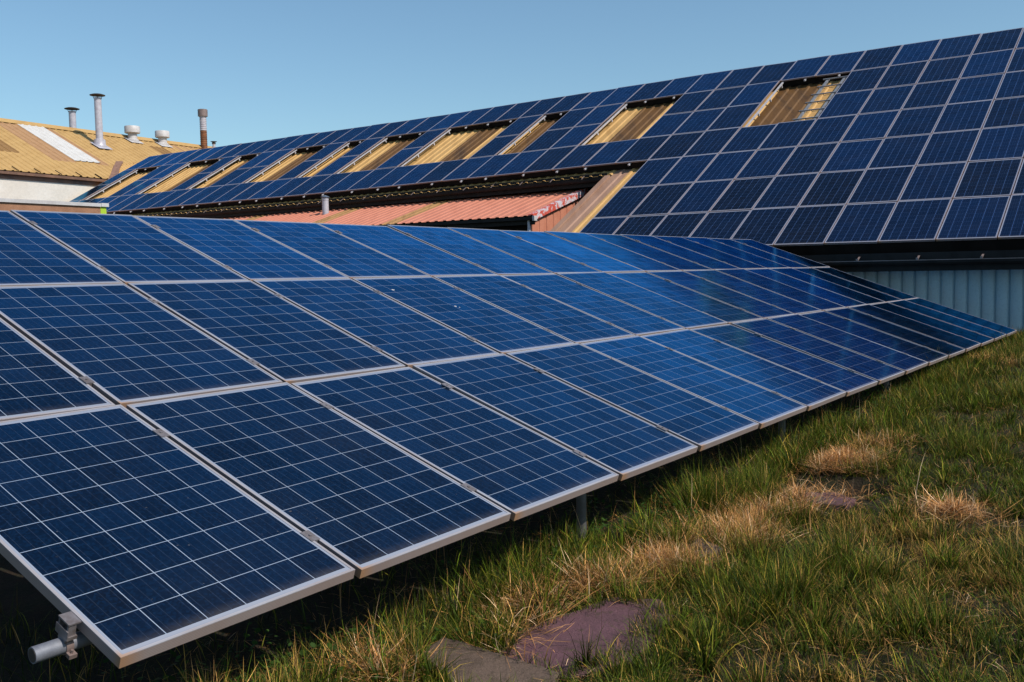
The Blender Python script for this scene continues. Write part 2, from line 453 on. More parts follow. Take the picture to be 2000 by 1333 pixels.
def roof_panel(c, j, label):
    """column between c and c+1, row between j and j+1"""
    ll = RP(c + 1, j + 1); lr = RP(c, j + 1); ul = RP(c + 1, j)
    x = (lr - ll); y = (ul - ll).normalized(); pit = x.length; x = x.normalized(); z = x.cross(y).normalized()
    s = pit / PC
    o = ll + x * (pit - PW_ * s) / 2 + y * (PR_ - PH_) / 2
    jit = Matrix.Rotation(rnd.uniform(-0.005, 0.005), 4, 'X') @ Matrix.Rotation(rnd.uniform(-0.007, 0.007), 4, 'Y')
    add_panel(basis(o, x, y, z, s) @ jit, label, 'solar panels on the long roof', True)
RN = ['ridge', 'second', 'third', 'fourth', 'fifth', 'sixth', 'eaves']
for j in range(7):
    cols = []
    c = float(C_L - 1)
    while c >= C_R:
        if j in (1, 2):
            hit_ = None
            for a, b in openings:
                if c < b and c + 1 > a: hit_ = (a, b)
            if hit_:
                # the single shifted column between two wide openings
                if hit_ == (29.5, 32) and c <= 29.5: cols.append(28.5); c = 28.0; c -= 0.0
                c = min(c, hit_[0]) - 1 if hit_ != (29.5, 32) or c > 29.5 else c
                if hit_ == (27, 28.5): c = 26.0
                if hit_ == (29.5, 32): c = 28.5; 
                if hit_ == (29.5, 32):
                    if 28.5 not in cols: cols.append(28.5)
                    c = 26.0
                continue
        if j >= 4 and c >= C_CUT:
            c -= 1; continue
        cols.append(c); c -= 1
    for c in cols:
        n = int(round(37 - c)) if c == int(c) else 9
        if j in (1, 2) and c == 28.5:
            lab = f'lone roof panel between two wide openings, {RN[j]} row'
        elif j >= 4:
            lab = f'roof panel, {RN[j]} row from the ridge, {ordn(int(7 - c))} from the cut-back edge'
            if j == 6: lab = f'roof panel in the lowest row, {ordn(int(7 - c))} from the cut-back edge'
        else:
            rn = 'ridge row' if j == 0 else f'{RN[j]} row from the ridge'
            lab = f'roof panel, {rn}, {ordn(n)} column from the far left'
        roof_panel(c, j, lab)

# ------------------------------------------------------------------ main building
mainb = thing('long_shed', (0, 0, 0), 'long low-eaved shed with its roof covered in dark solar panels', 'building')
PER = 0.305 / PC
def sheet_profile(c0, c1, per=PER):
    out = []; c = c0
    while c < c1:
        for dx, h in ((0, 0), (0.58, 0), (0.68, 1), (0.88, 1)):
            out.append((c + dx * per, h))
        c += per
    return out
mb = MB()
prof = sheet_profile(-6.0, 42.0)
browns = [(3.75, 4.95), (8.55, 9.45), (11.95, 13.0), (14.7, 15.7), (17.95, 19.3), (20.95, 21.75), (22.95, 24.4), (26.95, 28.0), (29.5, 30.7), (33.9, 34.6)]
for a, b in zip(prof[:-1], prof[1:]):
    mid = (a[0] + b[0]) / 2
    js = [-0.10, 0.9, 3.1, 4.135] if mid > C_STRIP else [-0.10, 0.9, 3.1, 4.09, 6.96]
    for j0, j1 in zip(js[:-1], js[1:]):
        mi = 0
        if j0 == 0.9 and any(p <= mid <= q for p, q in browns): mi = 1
        if j1 > 6 and mid > 7.62: mi = 2
        if j0 == 3.1 and 7.62 < mid < 8.05: mi = 2
        mb.face([RP(c, j, -STAND - 0.032 + 0.032 * h) for (c, h), j in ((a, j0), (b, j0), (b, j1), (a, j1))], mi)
roof = part(mb, 'roof', [TAN, BROWN, PINKBROWN], mainb, label='tan ribbed metal roof with brown weathered sheets in the openings')
# barge flashing on the free edge of the strip
mb = MB()
for j0, j1 in ((4.2, 7.18),):
    a, b = RP(C_STRIP + 0.06, j0, -STAND), RP(C_STRIP + 0.06, j1, -STAND)
    mb.beam(a, b, 0.16, 0.05, NA)
    mb.beam(a + XA * 0.085 - NA * 0.09, b + XA * 0.085 - NA * 0.09, 0.012, 0.18, NA)
part(mb, 'verge_flashing', PINKBROWN, roof)
# ridge cap
mb = MB()
cs = [-6, 1, 8, 11, 14, 17, 20, 28, 36, 41]
for a, b in zip(cs[:-1], cs[1:]):
    p, q = RP(a, -0.11, -STAND - 0.02), RP(b, -0.11, -STAND - 0.02)
    for sgn, Yd in ((1, -YA), (-1, V((YhA.x, YhA.y, 0)) * math.cos(0.5146) - UP * math.sin(0.5146))):
        mb.face([p, q, q + Yd * 0.25, p + Yd * 0.25] if sgn > 0 else [q, p, p + Yd * 0.25, q + Yd * 0.25])
part(mb, 'ridge_cap', TAN, roof)
# back slope and walls
mb = MB()
back = V((YhA.x, YhA.y, 0)) * math.cos(0.5146) - UP * math.sin(0.5146)
p, q = RP(-6, -0.1, -STAND - 0.05), RP(42, -0.1, -STAND - 0.05)
mb.face([q, p, p + back * 12.5, q + back * 12.5])
part(mb, 'back_roof', TAN, mainb)
mb = MB()
def low(c, j, inset, z): 
    p = RP(c, j); p = p + YhA * inset; return V((p.x, p.y, z))
# front wall under the lower eaves: sinusoidal cladding
N_ = int((8.0 + 6.0) * PC / 0.23)
pts = []
for i in range(N_ * 8 + 1):
    c = -6 + i / 8 * 0.23 / PC
    ph = (i % 8) / 8
    pts.append((c, 0.07 * abs(math.sin(math.pi * ph)) ** 0.4))
zt = RP(0, 7).z - 0.40
for a, b in zip(pts[:-1], pts[1:]):
    P0, P1 = low(a[0], 7, 0.55 - a[1], 0), low(b[0], 7, 0.55 - b[1], 0)
    mb.face([V((P1.x, P1.y, 0.0)), V((P0.x, P0.y, 0.0)), V((P0.x, P0.y, zt)), V((P1.x, P1.y, zt))])
part(mb, 'wall', BLUEWALL, mainb, label='blue-grey corrugated wall shaded by the eaves')
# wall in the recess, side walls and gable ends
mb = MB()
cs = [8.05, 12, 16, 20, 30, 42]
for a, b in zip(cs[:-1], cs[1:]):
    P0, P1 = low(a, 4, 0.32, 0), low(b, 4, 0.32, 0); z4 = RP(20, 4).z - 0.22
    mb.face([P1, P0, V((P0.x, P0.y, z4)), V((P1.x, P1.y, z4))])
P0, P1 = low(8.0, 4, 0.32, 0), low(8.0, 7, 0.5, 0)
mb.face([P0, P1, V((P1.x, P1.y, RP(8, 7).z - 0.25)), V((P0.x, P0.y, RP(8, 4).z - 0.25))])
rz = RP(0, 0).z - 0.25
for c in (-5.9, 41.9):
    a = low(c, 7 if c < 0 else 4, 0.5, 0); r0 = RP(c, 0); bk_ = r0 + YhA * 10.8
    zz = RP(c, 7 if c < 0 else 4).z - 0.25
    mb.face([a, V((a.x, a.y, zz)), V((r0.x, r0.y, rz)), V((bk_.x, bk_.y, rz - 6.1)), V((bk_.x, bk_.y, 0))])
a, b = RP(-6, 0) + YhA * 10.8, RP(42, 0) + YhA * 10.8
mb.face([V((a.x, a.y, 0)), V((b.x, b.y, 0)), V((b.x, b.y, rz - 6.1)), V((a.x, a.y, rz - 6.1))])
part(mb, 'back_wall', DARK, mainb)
# gutters with brackets
def gutter_run(cs, j, out, dz, name, mat, lipmat):
    mb = MB()
    for a, b in zip(cs[:-1], cs[1:]):
        p, q = RP(a, j) - YhA * out + UP * dz, RP(b, j) - YhA * out + UP * dz
        s = 0.055
        prof_ = [(-s, 0.0), (-s * 0.9, -0.05), (-s * 0.4, -0.085), (s * 0.4, -0.085), (s * 0.9, -0.05), (s, 0.0)]
        for (x0, z0), (x1, z1) in zip(prof_[:-1], prof_[1:]):
            mb.face([p + YhA * x0 + UP * z0, q + YhA * x0 + UP * z0, q + YhA * x1 + UP * z1, p + YhA * x1 + UP * z1])
        mb.beam(p - YhA * s, q - YhA * s, 0.010, 0.014, UP, 1)
        mb.obox(p + YhA * 0.10 - UP * 0.20, q - p, YhA * 0.025, UP * 0.34)   # fascia board behind
    return part(mb, name, [mat, lipmat], mainb)
g1 = gutter_run([-6, 1, 8.05], 7.09, 0.05, -0.29, 'gutter', GUTTER_DARK, PINK_STEEL)
g2 = gutter_run([8.2, 10, 12, 14, 16, 18, 20, 25, 30, 36, 41], 4.11, 0.00, -0.30, 'gutter', GUTTER_DARK, GUTTER_DARK)
c = 8.9
while c < 36:
    mb = MB(); e = RP(c, 4.02, -STAND + 0.005); e2 = RP(c, 4.11) - YhA * 0.055 + UP * -0.29
    mb.beam(e, RP(c, 4.11, -STAND + 0.008), 0.035, 0.006, NA)
    mb.beam(RP(c, 4.11, -STAND + 0.008), e2, 0.035, 0.006, NA)
    part(mb, 'gutter_bracket', PINK_STEEL, g2); c += 1.02
c = 6.6
while c > -5:
    mb = MB(); e2 = RP(c, 7.09) - YhA * 0.105 + UP * -0.28
    mb.beam(RP(c, 7.05, -STAND + 0.004), e2, 0.035, 0.006, NA)
    mb.cbox(e2 + UP * 0.012, XA * 0.04, YhA * 0.025, UP * 0.05)
    part(mb, 'gutter_bracket', PINK_STEEL, g1); c -= 1.05

# added dark strips standing in for shade under the exposed lower panel edges
def add_shade_strip(c0, c1, j, dn=0.165):
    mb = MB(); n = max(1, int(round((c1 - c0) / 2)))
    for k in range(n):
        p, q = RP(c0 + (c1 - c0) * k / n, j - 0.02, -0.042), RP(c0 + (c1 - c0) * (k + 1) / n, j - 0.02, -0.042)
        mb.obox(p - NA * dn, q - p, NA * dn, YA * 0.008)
    part(mb, 'shade_strip', DARK, roof)
for a, b in openings: add_shade_strip(a + 0.02, b - 0.02, 1)
add_shade_strip(7.02, 37, 4); add_shade_strip(-4, 6.98, 7, 0.26)
# rails the panels are clamped to: each visible run is a thing of its own
RAIL_N = 0
def rail(c, j0, j1, label, group='mounting rails on the long roof'):
    mb = MB()
    a, b = RP(c, j0, -0.0425 - 0.02), RP(c, j1, -0.0425 - 0.02)
    mb.beam(a, b, 0.045, 0.036, NA)
    n = max(1, int((j1 - j0) * PR_ / 0.9))
    for k in range(n + 1):
        f = 0.04 + (0.92 if j1 - j0 > 1.5 else 0.80) * k / n
        m_ = a.lerp(b, f)
        mb.obox(m_ - XA * 0.02 - NA * 0.105, XA * 0.04, (b - a).normalized() * 0.05, NA * 0.09)
    o = mb.build('mounting_rail', RAILM)
    return tag(o, label, 'mounting rail', group)
for n, (a, b) in enumerate(openings):
    w_ = ordn(n + 1)
    rail(b - 0.075, 1.0, 3.0, f'pale rail along the left side of the {w_} roof opening from the right')
    k = 0; c = a + 0.32
    while c < b - 0.3:
        side = 'lone' if b - a < 1.2 or (k == 0 and c + 0.95 >= b - 0.3) else 'rightmost' if k == 0 else ('middle' if c + 0.95 < b - 0.3 else 'leftmost')
        rail(c, 0.1, 1.06, f'{side} rail end jutting under the ridge panels over the {w_} opening from the right')
        c += 0.95; k += 1
c = 7.55; k = 0
while c < 35.5:
    rail(c, 3.1, 4.055, f'rail end jutting below the cut-back panels over the annex, {ordn(k + 1)} from the right')
    k += 1; c += 1.13 + 0.25 * math.sin(k * 2.1)

# ladder lying in the rightmost opening
ld_ = thing('roof_ladder', tuple(RP(3.45, 2.9)), 'grey metal ladder lying on the tan roof in the rightmost opening', 'ladder')
for cc, nm in ((3.58, 'stile'), (3.12, 'stile')):
    mb = MB(); mb.beam(RP(cc, 1.10, -0.085), RP(cc, 3.02, -0.085), 0.06, 0.05, NA); part(mb, nm, GALV, ld_)
for jj in (1.16, 1.5, 1.84, 2.18, 2.52, 2.86):
    mb = MB(); mb.beam(RP(3.70, jj, -0.045), RP(3.02, jj, -0.045), 0.03, 0.03, NA); part(mb, 'rung', GALV, ld_)

# ------------------------------------------------------------------ red annex in the recess
TR = V((2.181, 27.046, 3.862)); ER = V((0.623, 24.888, 3.046))
AOUT = (ER - TR); AOUT = AOUT.normalized(); AL = (ER - TR).length
AN = XA.cross(AOUT); AN = AN if AN.z > 0 else -AN
annex = thing('annex', (ER.x, ER.y, 0), 'low salmon-red lean-to with ribbed roof tucked under the cut-back solar roof', 'building')
mb = MB()
per = 0.305; x = 0.0; pf = []
while x < 27.5:
    for dx, h in ((0, 0), (0.5, 0), (0.62, 1), (0.88, 1)): pf.append((x + dx * per, h))
    x += per
A0 = TR - AOUT * 0.75
for a, b in zip(pf[:-1], pf[1:]):
    mid = (a[0] + b[0]) / 2
    mi = 1 if (4.75 < mid < 5.4 or 8.6 < mid < 9.3 or 13.3 < mid < 14.0 or 18 < mid < 18.6) else 0
    q = lambda s, u: A0 + XA * s[0] + AN * (0.021 * s[1]) + AOUT * u
    mb.face([q(a, 0), q(b, 0), q(b, AL + 0.80), q(a, AL + 0.80)], mi)
aroof = part(mb, 'roof', [SALMON, MOSS], annex, label='salmon-red ribbed roof with mossy ochre strips')
mb = MB()      # verge board with peeling paint
vz = (AN * 0.035)
mb.obox(A0 - XA * 0.02 + AN * 0.036, AOUT * (AL + 0.82), XA * 0.16, AN * 0.006)
mb.obox(A0 - XA * 0.02 - AN * 0.12, AOUT * (AL + 0.82), -XA * 0.02, AN * 0.16)
part(mb, 'verge_board', PEEL, annex, label='verge board with peeling red and white paint')
mb = MB()      # ribbed gable wall
WX = XA * 0.06
gy = V((AOUT.x, AOUT.y, 0)).normalized(); gl_ = abs((ER - TR).dot(gy)); slope = (ER.z - TR.z) / gl_
u = -0.7; seg = []
while u < gl_ - 0.02:
    for dx, h in ((0, 0), (0.26, 0), (0.275, 1), (0.325, 1)):
        if u + dx <= gl_ - 0.02: seg.append((u + dx, h))
    u += 0.34
base = V((TR.x, TR.y, 0)) + WX
for a, b in zip(seg[:-1], seg[1:]):
    pa, pb = base + gy * a[0] + XA * 0.022 * a[1], base + gy * b[0] + XA * 0.022 * b[1]
    za, zb = TR.z + slope * a[0] - 0.04, TR.z + slope * b[0] - 0.04
    mb.face([pb, pa, pa + UP * za, pb + UP * zb])
part(mb, 'gable_wall', painted('salmon_wall_sheet', (0.60, 0.25, 0.165), (0.52, 0.20, 0.13), 0.6), annex)
mb = MB()
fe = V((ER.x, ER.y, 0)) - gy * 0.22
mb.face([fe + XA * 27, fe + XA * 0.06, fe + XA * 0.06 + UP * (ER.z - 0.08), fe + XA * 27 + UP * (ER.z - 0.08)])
part(mb, 'front_wall', DARK, annex)  # shade under the eave is put into this near-black wall colour
mb = MB()
g0 = ER + AN * -0.02 - UP * 0.10 - XA * 0.03
mb.obox(g0, XA * 27, gy * 0.10, UP * 0.085)
mb.obox(g0 - UP * 0.12 - gy * 0.02, XA * 27, gy * 0.018, UP * 0.2)
part(mb, 'gutter', GUTTER_DARK, annex)
mb = MB(); mb.cbox(g0 + gy * 0.05 + UP * 0.04 - XA * 0.035, XA * 0.065, gy * 0.13, UP * 0.13)
part(mb, 'gutter_end_cap', WHITE_PAINT, annex)
mb = MB()
dp = V((ER.x, ER.y, 0)) - gy * 0.12 + XA * 0.10 - gy * 0.0
dp = V((ER.x, ER.y, 0)) - gy * 0.02 + XA * 0.16
mb.lathe(dp, UP, [(0, 0.042), (ER.z - 0.45, 0.042), (ER.z - 0.45, 0.05), (ER.z - 0.37, 0.05), (ER.z - 0.37, 0.042), (ER.z - 0.12, 0.042)], 16)
part(mb, 'downpipe', FLUE_WHITE, annex, True)
# small flue on annex roof
fb = TR + XA * 9.86 + AOUT * 0.72
mb = MB()
mb.lathe(fb - UP * 0.1, UP, [(0, 0.11), (0.56, 0.11), (0.56, 0.119), (0.59, 0.119), (0.59, 0.11), (0.64, 0.11)], 20, 0)
mb.lathe(fb + UP * 0.55, UP, [(0, 0.145), (0.02, 0.15), (0.075, 0.02)], 20, 1)
part(mb, 'flue', [FLUE_WHITE, painted('bluish_cowl', (0.15, 0.20, 0.28), (0.09, 0.12, 0.17), 0.5)], aroof, True, label='short white flue with a grey conical cowl')

# ------------------------------------------------------------------ barn at the far left, at right angles
BS = 1.04
VT = (V((-19.489, 49.35, 7.589)) - EYE) * BS + EYE; LD = V((0.5, 0.866, 0)); LU = V((-0.778, 0.449, 0.438)).normalized()
LN = LD.cross(LU); LN = LN if LN.z > 0 else -LN
LOUT = V((0.866, -0.5, 0))
def LP(u_, v_, h=0.0): return VT + (LD * u_ + LU * v_) * BS + LN * h
barn = thing('ochre_roofed_barn', (LP(-10, -3).x, LP(-10, -3).y, 0), 'barn with an ochre ribbed roof and white wall at the far left', 'building')
mb = MB(); U0, U1, VR, VE = -26.0, 16.0, 4.33, -2.95
per = 0.36; x = U0; pf = []
while x < U1:
    for dx, h in ((0, 0), (0.62, 0), (0.72, 1), (0.88, 1)): pf.append((x + dx * per, h))
    x += per
for a, b in zip(pf[:-1], pf[1:]):
    mid = (a[0] + b[0]) / 2
    segs = [(VE, VR, 0)]
    if -7.2 < mid < -6.2: segs = [(VE, -0.45, 0), (-0.45, 1.9, 1), (1.9, VR, 0)]
    if 3.5 < mid < 4.55: segs = [(VE, 2.0, 0), (2.0, 3.25, 1), (3.25, VR, 0)]
    if -4.9 < mid < -3.75 or -2.5 < mid < -1.9: segs = [(VE, -1.0, 0), (-1.0, VR, 2)]
    if 5.2 < mid < 8.0: segs = [(VE, 3.0, 0), (3.0, VR, 2 if int(mid * 3) % 2 else 0)]
    for v0, v1, mi in segs:
        mb.face([LP(a[0], v0, 0.035 * a[1]), LP(b[0], v0, 0.035 * b[1]), LP(b[0], v1, 0.035 * b[1]), LP(a[0], v1, 0.035 * a[1])][::1], mi)
broof = part(mb, 'roof', [TAN2, painted('brown_rooflight', (0.30, 0.17, 0.06), (0.24, 0.13, 0.045), 0.6, 0, 5), painted('faded_pink_sheet', (0.44, 0.26, 0.13), (0.37, 0.21, 0.105), 0.6)], barn)
mb = MB()
x = -3.72
while x < -2.45:
    mb.face([LP(x, -0.82, 0.045), LP(x + 0.22, -0.82, 0.045), LP(x + 0.22, 4.2, 0.045), LP(x, 4.2, 0.045)])
    mb.face([LP(x + 0.22, -0.82, 0.045), LP(x + 0.26, -0.82, 0.075), LP(x + 0.26, 4.2, 0.075), LP(x + 0.22, 4.2, 0.045)])
    mb.face([LP(x + 0.26, -0.82, 0.075), LP(x + 0.32, -0.82, 0.075), LP(x + 0.32, 4.2, 0.075), LP(x + 0.26, 4.2, 0.075)])
    mb.face([LP(x + 0.32, -0.82, 0.075), LP(x + 0.36, -0.82, 0.045), LP(x + 0.36, 4.2, 0.045), LP(x + 0.32, 4.2, 0.075)])
    x += 0.36
part(mb, 'rooflight', WHITE_SHEET, broof, label='long white rooflight sheet running down from the ridge')
mb = MB()
bk2 = V((-LOUT.x, -LOUT.y, 0)) * math.cos(R(26)) - UP * math.sin(R(26))
p, q = LP(U0, VR, 0.05), LP(U1, VR, 0.05)
mb.face([p + UP * 0.03 + LU * -0.32, q + UP * 0.03 + LU * -0.32, q + UP * 0.10, p + UP * 0.10])
mb.face([q + UP * 0.10, q + bk2 * 0.3, p + bk2 * 0.3, p + UP * 0.10])
mb.face([p + LU * -0.32, q + LU * -0.32, q + UP * 0.03 + LU * -0.32, p + UP * 0.03 + LU * -0.32])
part(mb, 'ridge_cap', TAN2, broof)
mb = MB(); mb.face([q, p, p + bk2 * 8, q + bk2 * 8]); part(mb, 'back_roof', TAN2, barn)
mb = MB()
ez = LP(0, VE).z
mb.obox(LP(U0, VE) - LOUT * 0.14 + V((0, 0, -ez - 0.02 + 0.0)), LD * (U1 - U0) * BS, -LOUT * 0.25, UP * (ez - 0.12))
part(mb, 'wall', RENDER_WHITE, barn, label='plain white rendered wall')
mb = MB()
e0 = LP(U0, VE)
mb.obox(e0 - LOUT * 0.13 - UP * 0.36, LD * (U1 - U0) * BS, LOUT * 0.03, UP * 0.30, 0)
mb.obox(e0 - UP * 0.17 - LOUT * 0.04, LD * (U1 - U0) * BS, LOUT * 0.14, UP * 0.10, 0)
mb.obox(e0 - UP * 0.185 - LOUT * 0.09, LD * (U1 - U0) * BS, LOUT * 0.06, UP * 0.02, 0)
mb.obox(e0 - UP * 0.065 - LOUT * 0.04, LD * (U1 - U0) * BS, LOUT * 0.12, UP * 0.02, 0)
part(mb, 'gutter', GUTTER_BROWN, barn)
x = -14.0
while x < -3.2:
    mb = MB(); mb.beam(LP(x, VE + 0.42, 0.05), LP(x, VE, 0.03) + LOUT * 0.10 - UP * 0.02, 0.03, 0.03, LN)
    part(mb, 'gutter_strap', DARK, barn); x += 1.02
mb = MB()      # gable ends and back wall
for uu in (U0 + 0.1, U1 - 0.1):
    a = LP(uu, VE) - LOUT * 0.35; r0 = LP(uu, VR); bkp = r0 + bk2 * 7.6
    mb.face([V((a.x, a.y, 0)), V((a.x, a.y, a.z - 0.1)), r0 - UP * 0.1, bkp - UP * 0.1, V((bkp.x, bkp.y, 0))])
part(mb, 'gable_wall', RENDER_WHITE, barn)
# valley flashing between the two roofs
mb = MB()
vd = LN.cross(NB); vd = vd.normalized(); vd = vd if vd.z < 0 else -vd
ve = LN.cross(vd); VV = VT + ve * ((RP(38, 0, -STAND) - VT).dot(NB) / ve.dot(NB))
kk = (RP(38, -0.1, -STAND).z - VV.z) / vd.z; VV = VV + vd * kk
for k in range(7):
    p, q = VV + vd * (k * 0.55 - 0.1), VV + vd * ((k + 1) * 0.55 - 0.1)
    p = p + UP * 0.06 + V((0.03 * math.sin(k * 1.7), 0.03 * math.cos(k * 2.1), 0)); q = q + UP * 0.06 + V((0.03 * math.sin((k + 1) * 1.7), 0.03 * math.cos((k + 1) * 2.1), 0))
    mb.beam(p, q, 0.34, 0.10, (LN + NB).normalized())
part(mb, 'valley_flashing', painted('mossy_valley', (0.30, 0.17, 0.13), (0.17, 0.10, 0.07), 0.9, 0, 6.0), broof)

def flue(name, b, prof, mats, mlist, label):
    mb = MB(); mb.lathe(b, UP, prof, 24, mats=mlist)
    return part(mb, name, mats, broof, True, label)
def tall(b, h, r, name, label, collar=True):
    mb = MB()
    pr = [(-0.4, r * 1.65), (0.0, r * 1.9), (0.08, r * 1.65), (0.34, r * 1.6), (0.38, r * 1.02)] if collar else [(-0.6, r)]
    pr += [(h - 0.14, r)]
    mb.lathe(b, UP, pr, 24, 0)
    for k in range(4):
        a = k * math.pi / 2 + 0.4; d = V((math.cos(a), math.sin(a), 0))
        mb.beam(b + d * r + UP * (h - 0.2), b + d * r * 1.3 + UP * (h + 0.0), 0.02, 0.02, V((0, 1, 0.1)), 1)
    mb.lathe(b + UP * h, UP, [(-0.03, r * 2.1), (0.0, r * 2.15), (0.05, r * 1.3), (0.07, 0.05)], 28, 1)
    if collar:
        mb.obox(b - LD * 0.42 - LU * 0.55 + LN * 0.055, LD * 0.84, LU * 0.9, LN * 0.012, 0)
    part(mb, name, [FLUE_WHITE, FLUE_CAP], broof, True, label)
tall(LP(-0.39, 2.0, 0.03), 2.72, 0.185, 'flue_pipe', 'tall white flue with a dark flat cap standing below the ridge')
tall(LP(0.02, 4.3, 0) + bk2 * 0.7, 1.62, 0.185, 'flue_pipe', 'shorter white flue with dark flat cap behind the ridge', False)
for (u_, v_, s_, lb) in ((2.95, 3.8, 0.93, 'squat white drum vent nearer the tall flue'), (5.0, 3.8, 0.90, 'squat white drum vent farther along the ridge')):
    b = LP(u_, v_, 0.03); mb = MB()
    mb.lathe(b, UP, [(-0.3, 0.38 * s_), (0.02, 0.38 * s_), (0.09, 0.28 * s_), (0.44 * s_, 0.27 * s_), (0.44 * s_, 0.42 * s_), (0.47 * s_, 0.46 * s_), (0.84 * s_, 0.46 * s_), (0.87 * s_, 0.44 * s_), (0.88 * s_, 0.05)], 28)
    mb.obox(b - LD * 0.42 - LU * 0.48 + LN * 0.03, LD * 0.84, LU * 0.8, LN * 0.012)
    part(mb, 'roof_vent', WHITE_PAINT, broof, True, lb)
b = LP(8.25, 4.0, 0.0); pr = [(-0.3, 0.20)]; ml = [1]
h = 0.0
while h < 1.98:
    m_ = 1 if h < 1.15 else 0
    pr += [(h, 0.20), (h + 0.02, 0.215), (h + 0.05, 0.215), (h + 0.07, 0.20)]; ml += [m_] * 4; h += 0.115
pr += [(2.05, 0.20), (2.05, 0.30), (2.46, 0.30), (2.48, 0.27)]; ml += [0, 2, 2, 2]
flue('flue_pipe', b, pr, [FLUE_WHITE, RUST, PINK_STEEL], ml[:len(pr) - 1], 'banded metal flue rusted brown on its lower half with a wide cowl')
b = LP(9.2, 4.2, 0)
flue('flue_pipe', b, [(-0.5, 0.09), (0.36, 0.09), (0.36, 0.12), (0.46, 0.12), (0.46, 0.02), (0.50, 0.02), (0.50, 0.20), (0.52, 0.20)], [FLUE_WHITE, FLUE_CAP], [0, 0, 1, 1, 1, 1, 1], 'small stub flue just beyond the rusted one')

# ------------------------------------------------------------------ flat-roofed outbuilding with brown parapet
PD = V((0.5697, 0.8218, 0)); PO = V((0.8218, -0.5697, 0))
pe = V((-6.985, 16.55, 0)); pl = pe - PD * 11.0; ztp = 2.90
ob = thing('flat_roofed_outbuilding', tuple(pl), 'flat-roofed outbuilding with a brown pebbledashed parapet and white coping', 'building')
mb = MB()
mb.obox(pl - PO * 5.0, PD * 10.89, PO * 5.0, UP * (ztp - 0.06)); part(mb, 'wall', BRICKY, ob)
mb = MB()
mb.obox(pl - PO * 5.03 + UP * (ztp - 0.059) - PD * 0.03, PD * 10.92, PO * 5.06, UP * 0.058)
mb.obox(pl - PO * 5.03 + UP * (ztp - 0.056) + PD * 10.895, PD * 0.14, PO * 5.06, UP * 0.062)
part(mb, 'coping', WHITE_PAINT, ob)
mb = MB(); mb.obox(pl - PO * 5.0 + PD * 10.892, PD * 0.108, PO * 5.0, UP * (ztp - 0.058)); part(mb, 'end_board', LIME, ob, label='lime green painted end board')

# ------------------------------------------------------------------ ground
def gz_np(x, y): return np.where(y < 6, 0.0, np.minimum(0.36, 0.031 * (y - 6)))
rs = np.random.RandomState(11)
def vnoise(x, y, s, seed):
    r = np.random.RandomState(seed); g = r.rand(128, 128)
    fx, fy = x / s + 40.0, y / s + 40.0
    ix, iy = np.floor(fx).astype(int), np.floor(fy).astype(int)
    tx, ty = fx - ix, fy - iy; tx = tx * tx * (3 - 2 * tx); ty = ty * ty * (3 - 2 * ty)
    G = lambda a, b: g[a % 128, b % 128]
    return (G(ix, iy) * (1 - tx) + G(ix + 1, iy) * tx) * (1 - ty) + (G(ix, iy + 1) * (1 - tx) + G(ix + 1, iy + 1) * tx) * ty
def hump(x, y):
    u_, v_ = (x - 2.34) * 0.95 - (y - 6.74) * 0.3, (x - 2.34) * 0.3 + (y - 6.74) * 0.95
    pit = -0.34 * np.exp(-((u_ / 0.34) ** 2 + (v_ / 0.24) ** 2) ** 2)
    return (vnoise(x, y, 0.7, 1) - 0.5) * 0.06 + (vnoise(x, y, 0.25, 2) - 0.5) * 0.03 + pit
xs = np.concatenate([[-900, -300, -100, -50, -30, -20, -12], np.arange(-8, 16.01, 0.12), [18, 22, 30, 50, 100, 300, 900]])
ys = np.concatenate([[-900, -200, -60, -20, -8, -3], np.arange(0, 22.01, 0.12), [26, 32, 45, 60, 90, 150, 300, 900, 2500]])
gx_, gy_ = np.meshgrid(xs, ys)
amp = np.clip(1 - np.maximum(0, np.hypot(gx_ - 3, gy_ - 9) - 12) / 4, 0, 1)
gzv = gz_np(gx_, gy_) + hump(gx_, gy_) * amp
gv = np.stack([gx_, gy_, gzv], -1).reshape(-1, 3)
nx, ny = len(xs), len(ys)
ii = (np.arange(ny - 1)[:, None] * nx + np.arange(nx - 1)[None]).ravel()
gf = np.stack([ii, ii + 1, ii + nx + 1, ii + nx], -1)
me = bpy.data.meshes.new('ground')
me.from_pydata(gv.tolist(), [], gf.tolist()); me.polygons.foreach_set('use_smooth', [True] * len(gf))
t = NT('soil')
n1 = t.noise(t.pos(), 6.0, 8, 0.7); n2 = t.noise(t.pos(), 60.0, 4, 0.7)
c_ = t.mix(t.ramp(n1, 0.35, 0.65), (0.022, 0.015, 0.010), (0.014, 0.017, 0.007))
c_ = t.mix(t.math('MULTIPLY', t.ramp(n2, 0.5, 0.7), 0.5), c_, (0.06, 0.04, 0.022))
t.bump(n2, 0.8, 0.02)
me.materials.append(t.set(Base_Color=c_, Roughness=0.95, Specular_IOR_Level=0.2))
go = bpy.data.objects.new('ground', me); C.objects.link(go); go['kind'] = 'structure'

